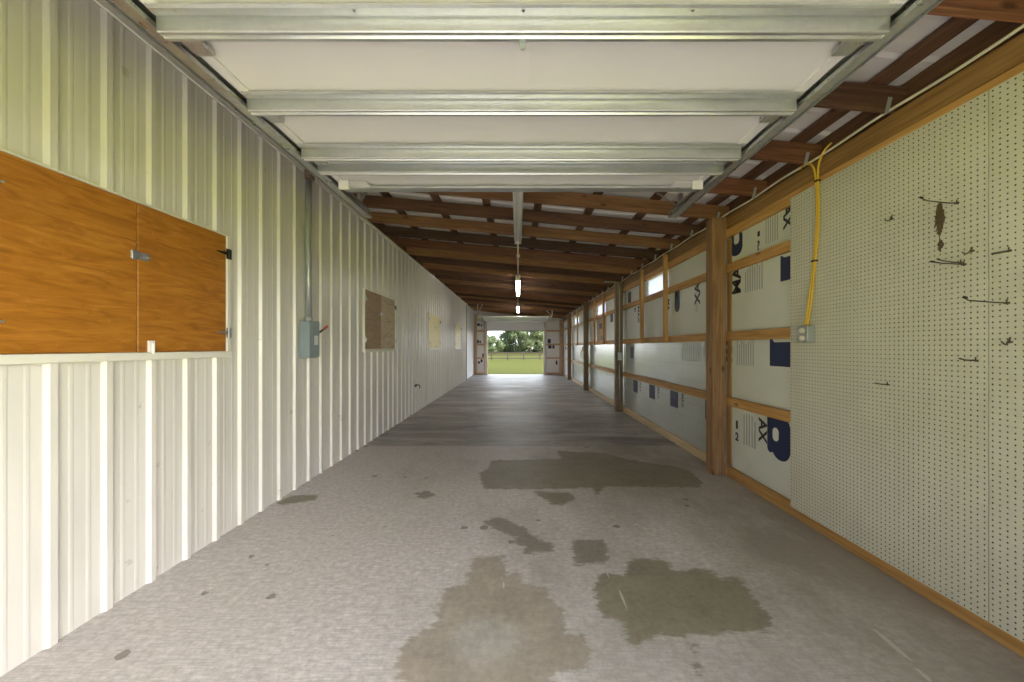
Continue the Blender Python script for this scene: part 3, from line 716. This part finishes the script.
# ------------------------------------------------------------------ sectional doors: profile along the travel, raised
def garage_door(yc, s, zp, xc, hw, label, near):
    """s=+1: opens away from the near doorway. Local u runs inward from the doorway plane."""
    t = tag(empty('garage_door', (xc, yc, zp)), label, 'garage door', None, 'thing')
    def Y(u): return u * s
    ends = [.78, 1.24, 1.70, 2.16, 2.62, 3.21] if near else [.42, .94, 1.46, 1.98, 2.9]
    for a, e in zip(ends[:-1], ends[1:]):
        mb = MB(); y0, y1 = sorted((Y(a+.002), Y(e-.002)))
        mb.box(-hw, hw, y0, y1, 0, .006)
        sec = build('door_section', mb, M['doorwhite'], t)
        lip = MB()
        for q in (a+.004, e-.006): lip.box(-hw, hw, *sorted((Y(q), Y(q+.002))), -.012, 0)
        for x in (-hw, hw-.05): lip.box(x, x+.05, y0+.01, y1-.01, -.010, -.0005)
        lip.box(-.03, .03, y0+.02, y1-.02, -.004, -.0005)
        build('section_rail', lip, M['doorwhite'], sec)
    st = [1.22, 1.68, 2.14, 2.60, 2.79] if near else [.94, 1.46, 1.98, 2.5]
    for n_, u in enumerate(st):
        hgt = .074
        th = .004
        # z-shaped strut: flange on the door, upright web, lower flange with a returned lip
        p = [(u-.047, -.016), (u-.038, -.020), (u-.012, -.020), (u-.006, -.014), (u, -.014), (u, -hgt+.004), (u+.004, -hgt), (u+.014, -hgt+.001), (u+.018, -hgt+.007), (u+.024, -hgt+.007), (u+.030, -hgt-.002), (u+.044, -hgt-.001), (u+.048, -hgt+.004), (u+.048, -hgt+.016), (u+.044, -hgt+.016), (u+.043, -hgt+.005), (u+.031, -hgt+.003), (u+.026, -hgt+.011), (u+.017, -hgt+.011), (u+.013, -hgt+.005), (u+.004, -hgt+.006), (u+.004, -.010), (u-.047, -.010)]
        mb = MB().prism([(Y(a), z) for a, z in p], 'x', -hw+.008, hw-.008)
        # end plate
        for x in (-hw+.006, hw-.010): mb.box(x, x+.004, *sorted((Y(u), Y(u+.048))), -hgt, -.012)
        build('strut', mb, M['galvweb'], t)
    for u in (st[:4] if near else st):
        for x in (-hw+.10, -.62, 0.0, .62, hw-.10):
            hb = MB().box(x-.011, x+.011, *sorted((Y(u-.042), Y(u-.010))), -.0165, -.0145).tube([(x, Y(u-.026), -.020), (x, Y(u-.026), -.016)], .006, 8)
            build('hinge', hb, M['galv'], t)
    if near:      # pull bracket in the middle
        for u in st[:2]: build('pull_bracket', MB().prism([(-.017, -.062), (.013, -.062), (.006, -.100), (-.010, -.100)], 'y', Y(u+.049), Y(u+.055)), M['conduit'], t)
    for u in ([1.33, 1.80, 2.26, 2.72] if near else [1.1, 1.6, 2.1]):
        for sd in (-1, 1):
            x0 = sd*(hw-.09)
            rb = MB().box(min(x0, x0+sd*.075), max(x0, x0+sd*.075), *sorted((Y(u-.045), Y(u+.045))), -.036, -.012)
            rb.tube([(x0, Y(u), -.018), (sd*(hw+.046), Y(u), -.018)], .006, 8)
            rb.tube([(sd*(hw+.03), Y(u), -.018), (sd*(hw+.046), Y(u), -.018)], .02, 14)
            build('roller_bracket', rb, M['galv'], t)
    # top fixtures and end rail at the inner edge
    e = ends[-1]
    for sd in (-1, 1):
        x0 = sd*(hw-.02)
        fb = MB().box(min(x0, x0-sd*.075), max(x0, x0-sd*.075), *sorted((Y(e-.16), Y(e-.145))), -.075, -.012)
        fb.box(min(x0, x0-sd*.20), max(x0, x0-sd*.20), *sorted((Y(e-.145), Y(e-.02))), -.018, -.0125)
        build('top_fixture', fb, M['doorwhite'], t)
    build('end_rail', MB().box(-hw, hw, *sorted((Y(e-.075), Y(e))), -.032, -.012), M['galvweb'], t, .002)
    if not near:   # last section still hanging in the opening
        for k in range(5):
            a0, a1 = k/5*PI/2, (k+1)/5*PI/2
        mb = MB().box(-hw, hw, *sorted((Y(.05), Y(.07))), -.45, -.08)
        sec = build('door_section', mb, M['doorwhite'], t)
        build('bottom_seal', MB().box(-hw, hw, *sorted((Y(.048), Y(.072))), -.475, -.4505), M['black'], t)
        mb = MB().prism([(Y(.05), -.075), (Y(.07), -.078), (Y(.16), -.01), (Y(.41), .0), (Y(.41), .006), (Y(.15), .0)], 'x', -hw, hw)
        build('door_section', mb, M['doorwhite'], t)
    return t
HW = 1.375; XC = .02; ZP = 1.25 + H
garage_door(-.30, 1, ZP, XC, HW, 'raised white sectional garage door with steel struts, overhead at the near doorway', True)
def track(x, sd, y0, s, z, u1, label):
    t = tag(empty('door_track', (x, y0, 0)), label, 'door track', 'garage door tracks')
    path = [(.06, .02), (.06, z-.40)] + [(.06 + .34*(1-math.cos(a)), z-.40 + .34*math.sin(a)) for a in [PI/2*k/8 for k in range(1, 9)]] + [(u1, z-.06)]
    prof = [(-.028, -.022), (-.028, .022), (-.012, .027), (.020, .027), (.024, .012), (.028, .012), (.028, .031), (-.014, .031), (-.032, .025), (-.032, -.025), (-.014, -.031), (.028, -.031), (.028, -.012), (.024, -.012), (.020, -.027), (-.012, -.027)]
    # open towards the door: profile (across x, along normal)
    vs = []; fs = []; n = len(prof)
    for i, (u, w) in enumerate(path):
        a = path[max(i-1, 0)]; b_ = path[min(i+1, len(path)-1)]
        d = Vector((b_[0]-a[0], b_[1]-a[1])).normalized(); nr = Vector((-d.y, d.x))
        for px, pn in prof: vs.append((-sd*px, s*(u + nr.x*pn), w + nr.y*pn))
    for i in range(len(path)-1):
        for k in range(n): fs.append((i*n+k, i*n+(k+1) % n, (i+1)*n+(k+1) % n, (i+1)*n+k))
    fs.append(tuple(range(n))); fs.append(tuple((len(path)-1)*n+k for k in range(n))[::-1])
    build('rail', MB().add(vs, fs), M['galv'], t)
    ab = MB().box(min(sd*.034, sd*.038), max(sd*.034, sd*.038), *sorted((s*.6, s*u1)), z-.095, z-.02)
    build('reinforcing_angle', ab, M['galv'], t)
    # perforated hanger up to a rafter
    hg = MB()
    for uu in (u1-.09,):
        xx = sd*.05; top = zr(x)-.005 - 0
        y_ = s*uu
        k = z-.02
        hg.box(xx-.018, xx+.018, y_-.002, y_+.002, k, top); hg.box(xx-.018, xx-.015, y_, y_+.032, k, top)
        hg.add([(xx, y_, k), (xx, y_+.004, k), (xx-sd*.20, y_+.004, top), (xx-sd*.20, y_, top), (xx-.03, y_, k), (xx-.03, y_+.004, k), (xx-sd*.20-.03, y_+.004, top), (xx-sd*.20-.03, y_, top)],
               [(0,1,2,3),(4,7,6,5),(0,3,7,4),(1,5,6,2)])
    build('hanger_bracket', hg, M['galv'], t)
    return t
track(XC-HW-.04, -1, -.30, 1, ZP+.045, 3.76, 'galvanised door track along the ribbed wall beside the raised garage door')
track(XC+HW+.04, 1, -.30, 1, ZP+.045, 3.76, 'galvanised door track on the pegboard side of the raised garage door')
# ------------------------------------------------------------------ near doorway wall (behind the camera)
mb = MB()
ox0, ox1, oz = XC-HW+.02, XC+HW-.02, 2.25
mb.box(-2.25, ox0, -.45, -.33, 0, 3.2).box(ox1, 2.28, -.45, -.33, 0, 2.82).prism([(ox0, oz), (ox1, oz), (ox1, zr(ox1)+.17), (ox0, zr(ox0)+.17)], 'y', -.45, -.33)
struct('wall_front', mb, M['sheet'])
# ------------------------------------------------------------------ far doorway wall
FY = 17.76; FC = -.12; FHW = 1.36
mb = MB()
mb.prism([(-2.3, 0), (FC-FHW, 0), (FC-FHW, zr(FC-FHW)+.17), (-2.3, zr(-2.3)+.17)], 'y', FY+.05, FY+.14).prism([(FC+FHW, 0), (2.3, 0), (2.3, zr(2.3)+.17), (FC+FHW, zr(FC+FHW)+.17)], 'y', FY+.05, FY+.14)
mb.prism([(FC-FHW, 2.2), (FC+FHW, 2.2), (FC+FHW, zr(FC+FHW)+.17), (FC-FHW, zr(FC-FHW)+.17)], 'y', FY+.05, FY+.14)
struct('wall_back', mb, M['roof'])
def fboard(nm, x0, x1, y0, y1, z0, z1, lab, mat='jamb'):
    return board(nm, M[mat], x0, x1, y0, y1, z0, z1, lab, nm.replace('_', ' '), 'framing of the far doorway wall')
fboard('door_jamb', FC-FHW-.02, FC-FHW+.02, FY-.06, FY+.15, 0.002, 2.2, 'pale door jamb on the ribbed-wall side of the far doorway', 'pale')
fboard('door_jamb', FC+FHW-.02, FC+FHW+.02, FY-.06, FY+.15, 0.002, 2.2, 'pale door jamb on the right side of the far doorway', 'pale')
fboard('jamb_stud', FC-FHW-.16, FC-FHW-.022, FY-.05, FY+.048, 0.002, 2.7, 'reddish jamb stud left of the far doorway')
fboard('jamb_stud', FC+FHW+.022, FC+FHW+.11, FY-.05, FY+.048, 0.002, 2.7, 'reddish jamb stud right of the far doorway')
fboard('corner_post', -2.06, -1.96, FY-.07, FY+.048, 0.002, 2.9, 'reddish corner post left of the far doorway')
fboard('corner_post', 1.99, 2.13, FY-.10, FY+.048, 0.002, 2.62, 'reddish corner post right of the far doorway')
fboard('door_header', FC-FHW-.02, FC+FHW+.02, FY-.04, FY+.048, 2.21, 2.40, 'wood header board over the far doorway')
for side, (xa, xb) in (('left', (-1.958, FC-FHW-.162)), ('right', (FC+FHW+.112, 1.988))):
    for k, (z0, z1) in enumerate(((.002,.10),(.75,.83),(1.40,1.48),(2.05,2.13))):
        fboard('girt', xa, xb, FY-.04, FY-.004, z0, z1, 'short reddish girt %s of the far doorway, %s from the floor' % (side, ordn[k]))
    for k, (z0, z1) in enumerate(((.05,.79),(.79,1.44),(1.44,2.09),(2.09,2.55))):
        c = ((xa+xb)/2, FY+.002, (z0+z1)/2)
        o = build('insulation_board', MB().box(xa-c[0], xb-c[0], 0, .025, z0-c[2], z1-c[2]), M['foamwhite'], None, loc=c)
        tag(o, 'white insulation board %s of the far doorway, %s from the floor' % (side, ordn[k]), 'insulation board', 'insulation boards of the far doorway wall')
        spots = {('left',3): [(-.16,.0,.13,.14),(.0,-.02,.07,.13)], ('left',2): [(-.18,-.26,.10,.16),(-.05,-.26,.07,.12)], ('left',1): [(.08,-.28,.14,.17)], ('left',0): [(.0,.17,.10,.14),(-.12,.10,.09,.12)],
                 ('right',2): [(-.24,-.26,.14,.20)], ('right',1): [(-.22,.13,.16,.17),(-.02,.13,.1,.17)], ('right',0): [(.14,.05,.08,.2)]}.get((side, k), [])
        for (dx, dz, w, h) in spots:
            build('printed_block', MB().prism([(dx+p[0], dz+p[1]) for p in rrect(0, w, 0, h, .02)], 'y', -.0015, -.0005), M['navy'], o)
for k, (z0, z1) in enumerate(((0.002, 1.2), (1.2, 2.4), (2.4, 3.02))):
    o = build('insulation_board', MB().box(-.012, .012, -1.45, 1.45, -(z1-z0)/2, (z1-z0)/2), M['foamwhite'], None, .002, loc=(XL-.045, 16.27, (z0+z1)/2))
    tag(o, 'white insulation board beyond the end of the ribbed wall, %s' % ['lowest', 'middle', 'highest'][k], 'insulation board', 'insulation boards beyond the ribbed wall')
struct('wall_side', MB().box(XL-.13, XL-.06, LEND+.05, FY+.05, 0, 3.3), M['roof'])
garage_door(FY-.10, -1, ZP-.02, FC, FHW, 'half raised white sectional garage door at the far doorway', False)
track(FC-FHW-.045, -1, FY-.10, -1, ZP-.02, 3.3, 'door track left of the far doorway')
track(FC+FHW+.045, 1, FY-.10, -1, ZP-.02, 3.3, 'door track right of the far doorway')
# ------------------------------------------------------------------ strip lights and their conduit
LZ = H + 1.44
ll = ['fluorescent strip light nearest the raised garage door', 'second fluorescent strip light along the ridge of rafters', 'farthest fluorescent strip light near the far doorway']
for i, y0 in enumerate((2.63, 7.85, 12.9)):
    y1 = y0 + 2.44; zc = zr(0)-.006
    t = tag(empty('strip_light', (0, y0, LZ)), ll[i], 'strip light', 'fluorescent strip lights')
    sub(t, 'housing', MB().prism([(-.052, LZ+.025), (-.045, LZ+.008), (.045, LZ+.008), (.052, LZ+.025), (.052, zc), (-.052, zc)], 'y', y0, y1), M['white'], .002)
    for x in (-.028, .028):
        sub(t, 'tube', MB().tube([(x, y0+.03, LZ-.012), (x, y1-.03, LZ-.012)], .013, 10), M['tube' if i else 'tubeoff'], 0, True)
    for ye in (y0+.005, y1-.025):
        sub(t, 'lamp_holder', MB().box(-.045, .045, ye, ye+.02, LZ-.03, LZ+.008), M['white'], .002)
for i, (a, e) in enumerate(((5.075, 7.845), (10.295, 12.895))):
    t = tag(empty('conduit_pipe', (0, a, LZ+.05)), 'thin conduit between the %s strip lights under the rafters' % ['first and second', 'second and third'][i], 'conduit')
    sub(t, 'pipe', MB().tube([(0, a, LZ+.045), (0, e, LZ+.045)], .013, 8), M['cable'], 0, True)
    if i == 0: sub(t, 'pipe_box', MB().box(-.022, .032, 6.0, 6.06, LZ+.025, LZ+.065), M['cable'], .004)
# ------------------------------------------------------------------ outdoors
def grassmat(name, k):
    m, nt, b = newmat(name)
    v = coords(nt, (1,1,1), False)
    g1 = noise(nt, v, .12, 6, .6); g2 = noise(nt, v, 6, 5, .7); g3 = noise(nt, v, .5, 4, .6)
    K = lambda c: tuple(min(.9, x*q) for x, q in zip(c, k))
    c = ramp(nt, [(.35, K((.16,.21,.025))), (.6, K((.26,.31,.045)))], g1).outputs[0]
    c = mixc(nt, .5, c, ramp(nt, [(.3, K((.11,.15,.02))), (.7, K((.33,.37,.07)))], g2).outputs[0])
    c = mixc(nt, ramp(nt, [(.58, 0), (.72, .6)], g3).outputs[0], c, K((.33,.32,.09)))
    nt.links.new(c, b.inputs['Base Color']); b.inputs['Roughness'].default_value = .9; b.inputs['Specular IOR Level'].default_value = .05
    bump(nt, b, g2, .5, .05)
    return m
M['meadow'] = grassmat('meadow_grass', (.175,.165,.035)); M['lawn'] = grassmat('bounce_lawn', (2.8,2.45,.5))  # unseen lawn, colour raised beyond natural grass to bounce yellow light indoors
def gz(y): return -.65*min(1, max(0, (y-19)/34)) - .015
gy = [-60, -30, -8, -.46, 18.0, 19, 25, 31, 37, 43, 49, 53, 80, 140, 260]
mb = MB(); gxs = [-160, -40, -12, -2.31, 2.36, 12, 40, 160]
vs = [(x, y, gz(y)) for y in gy for x in gxs]; n = len(gxs)
fs = [(j*n+i, j*n+i+1, (j+1)*n+i+1, (j+1)*n+i) for j in range(len(gy)-1) for i in range(n-1) if not (gy[j] == -.46 and gxs[i] == -2.31)]
struct('ground_meadow', MB().add(vs, [f for f in fs if vs[f[0]][1] > 5]), M['meadow'])
struct('ground_bounce_lawn', MB().add(vs, [f for f in fs if vs[f[0]][1] < 5]), M['lawn'])
struct('apron', MB().box(-2.6, 1.75, -18, -.46, -.1, -.004), M['concrete'])
# fence
FEY = 56.0; fz = gz(FEY)
t = tag(empty('rail_fence', (0, FEY, fz)), 'dark board fence across the meadow beyond the far doorway', 'fence')
fx = [-4.05 + 2.45*k for k in range(-3, 7)]
for x in fx: build('fence_post', MB().box(x-.08, x+.08, -.07, .07, 0, 1.28), M['fenceblack'], t, .01)
for z in (.28, .78, 1.12): build('fence_rail', MB().box(fx[0], fx[-1], -.10, -.071, z-.075, z+.075), M['fenceblack'], t, .005)
# trees
def leafmat(name, a, b_):
    m, nt, b = newmat(name)
    n = noise(nt, coords(nt), .7, 4)
    c = ramp(nt, [(.35, a), (.65, b_)], n).outputs[0]
    nt.links.new(c, b.inputs['Base Color']); b.inputs['Roughness'].default_value = .6
    b.inputs['Subsurface Weight'].default_value = 0
    return m
LM = [leafmat('dark_leaves', (.028,.048,.015), (.065,.10,.035)), leafmat('mid_leaves', (.045,.07,.02), (.10,.135,.05)), leafmat('pale_leaves', (.065,.09,.03), (.14,.17,.075))]
M['bark'] = plain('bark', (.10,.075,.055), .9, 0, .3)
def tree(x, y, h, w, mi, label, seed):
    rnd = random.Random(seed); z0 = gz(y)
    t = tag(empty('broadleaf_tree', (x, y, z0)), label, 'tree', 'trees beyond the meadow fence')
    tr = MB().tube([(0,0,-.1), (.1,.05,h*.25), (-.05,0,h*.55), (.05,0,h*.8)], [h*.03, h*.024, h*.016, h*.006], 9)
    cl = []
    for k in range(26):
        zz = h*(.12 + .82*rnd.random()); f = math.sin(PI*min(1, max(.05, (zz/h)*.85+.1)))
        a = rnd.random()*2*PI; rr = w*.42*f*math.sqrt(rnd.random())
        cl.append((rr*math.cos(a), rr*math.sin(a), zz, w*(.13 + .10*rnd.random())))
    for (cx, cy, cz, r) in cl[:9]: tr.tube([(0,0,min(cz*.7, h*.6)), (cx*.5, cy*.5, cz*.88), (cx, cy, cz)], [h*.010, h*.006, h*.002], 5)
    build('trunk', tr, M['bark'], t)
    lv = MB()
    for (cx, cy, cz, r) in cl:
        for q in range(330):
            d = Vector((rnd.gauss(0,1), rnd.gauss(0,1), rnd.gauss(0,1))).normalized() * r * (.55 + .45*rnd.random())
            d.z *= .8; p = Vector((cx, cy, cz)) + d
            if p.z < h*.03: continue
            u = Vector((rnd.gauss(0,1), rnd.gauss(0,1), rnd.gauss(0,1))).normalized(); nn = (d.normalized() + u*.7).normalized()
            a = nn.cross(Vector((.3,.2,1))).normalized(); b_ = nn.cross(a); s = w*.022*(.7 + .6*rnd.random())
            lv.add([p - a*s, p + b_*s*.6 , p + a*s, p - b_*s*.6], [(0,1,2,3)])
    me = bpy.data.meshes.new('crown'); me.from_pydata(lv.v, [], lv.f)
    link('crown', me, LM[mi], t)
tl = [(-12.0, 118, 6.4, 8, 0, 'low dark tree at the left edge of the far doorway view'),
      (-8.0, 112, 5.4, 7, 1, 'low tree below the patch of bright sky'),
      (-4.2, 120, 6.4, 7, 0, 'dark tree right of the patch of bright sky'),
      (-.8, 119, 10.0, 10, 1, 'tall tree in the middle of the far doorway view'),
      (3.9, 116, 11.5, 11, 2, 'pale green tall tree right of the middle one'),
      (8.2, 119, 11.0, 11, 1, 'tree at the right edge of the far doorway view'),
      (13.5, 120, 10.0, 10, 0, 'dark tall tree hidden beside the right jamb of the far doorway'),
      (-18.5, 121, 9.0, 10, 1, 'tall tree hidden beside the left jamb of the far doorway')]
for i, (x, y, h, w, mi, lab) in enumerate(tl): tree(x, y, h, w, mi, lab, 20+i)
rnd = random.Random(5)
lv = MB()
for k in range(9000):
    x = rnd.uniform(-26, 26); z = rnd.random()**1.5*(2.6 + .8*math.sin(x*.9) + .5*math.sin(x*2.3)); y = 124 + rnd.uniform(-2, 2)
    p = Vector((x, y, gz(y) + z)); a = Vector((rnd.gauss(0,1), rnd.gauss(0,1)*.5, rnd.gauss(0,1))).normalized()*.26; b_ = Vector((rnd.gauss(0,1), rnd.gauss(0,1)*.5, rnd.gauss(0,1))).normalized()*.18
    lv.add([p-a, p+b_, p+a, p-b_], [(0,1,2,3)])
me = bpy.data.meshes.new('undergrowth'); me.from_pydata(lv.v, [], lv.f)
tag(link('undergrowth', me, LM[0]), 'dark undergrowth along the foot of the trees', 'undergrowth', None, 'stuff')
# ------------------------------------------------------------------ light
w = bpy.data.worlds.new('sky'); S.world = w; w.use_nodes = True; nt = w.node_tree
bg = nt.nodes['Background']
tc = nt.nodes.new('ShaderNodeTexCoord'); sx = nt.nodes.new('ShaderNodeSeparateXYZ'); nt.links.new(tc.outputs['Generated'], sx.inputs[0])
sky = ramp(nt, [(0, (.95,.97,1)), (.12, (.88,.94,1)), (.6, (.62,.76,1))], sx.outputs[2]).outputs[0]
cl = noise(nt, coords(nt, (1,1,2.5), False, 'Generated'), 2.2, 6, .6)
sky = mixc(nt, ramp(nt, [(.45, 0), (.62, .8)], cl).outputs[0], sky, (1,1,1))
# an added bright sky lobe towards the near doorway, to light the interior
dot = nt.nodes.new('ShaderNodeVectorMath'); dot.operation = 'DOT_PRODUCT'
nt.links.new(tc.outputs['Generated'], dot.inputs[0]); dot.inputs[1].default_value = Vector((.80,-.58,.30)).normalized()
lobe = ramp(nt, [(.15, 0), (.6, .25), (1, 1)], dot.outputs['Value']).outputs[0]
dot2 = nt.nodes.new('ShaderNodeVectorMath'); dot2.operation = 'DOT_PRODUCT'
nt.links.new(tc.outputs['Generated'], dot2.inputs[0]); dot2.inputs[1].default_value = Vector((0,1,.4)).normalized()
lobe2 = ramp(nt, [(.3, 0), (1, 1)], dot2.outputs['Value']).outputs[0]  # second added sky lobe, brightens the far end
lw = math_(nt, 'ADD', math_(nt, 'ADD', .85, math_(nt, 'MULTIPLY', lobe2, 1.6)), math_(nt, 'MULTIPLY', lobe, 4.2))
sky = mixc(nt, math_(nt, 'MULTIPLY', lobe, .9), sky, (1,.965,.915))
nt.links.new(sky, bg.inputs[0]); nt.links.new(lw, bg.inputs[1])
sun = bpy.data.lights.new('sun', 'SUN'); sun.energy = 4.8; sun.angle = math.radians(3); sun.color = (1,.95,.86)
so = bpy.data.objects.new('sun', sun); C.objects.link(so)
so.rotation_euler = Vector((-.75, .10, -1.0)).to_track_quat('-Z', 'Y').to_euler()
for nm, loc, rx, sxz in (('portal', (XC, -.46, 1.12), PI/2, (2.72, 2.24)), ('portal', (FC, FY+.16, 1.1), -PI/2, (2.72, 2.2))):
    l = bpy.data.lights.new(nm, 'AREA'); l.shape = 'RECTANGLE'; l.size, l.size_y = sxz; l.cycles.is_portal = True
    o = bpy.data.objects.new(nm, l); C.objects.link(o); o.location = loc; o.rotation_euler = (rx, 0, 0)
# ------------------------------------------------------------------ camera and view
cam = bpy.data.cameras.new('camera'); co = bpy.data.objects.new('camera', cam); C.objects.link(co)
co.location = (0, 0, H); co.rotation_euler = (PI/2, 0, 0)
cam.sensor_fit = 'HORIZONTAL'; cam.sensor_width = 36; cam.lens = F/1024*36
cam.shift_x = -(VX-512)/1024; cam.shift_y = (VY-341)/1024; cam.clip_start = .02; cam.clip_end = 600
S.camera = co
S.view_settings.view_transform = 'Standard'; S.view_settings.look = 'None'; S.view_settings.gamma = 1; S.view_settings.use_curve_mapping = False
S.view_settings.exposure = 1.4
S.cycles.use_denoising = True
S.cycles.max_bounces = 14; S.cycles.diffuse_bounces = 8; S.cycles.sample_clamp_indirect = 8
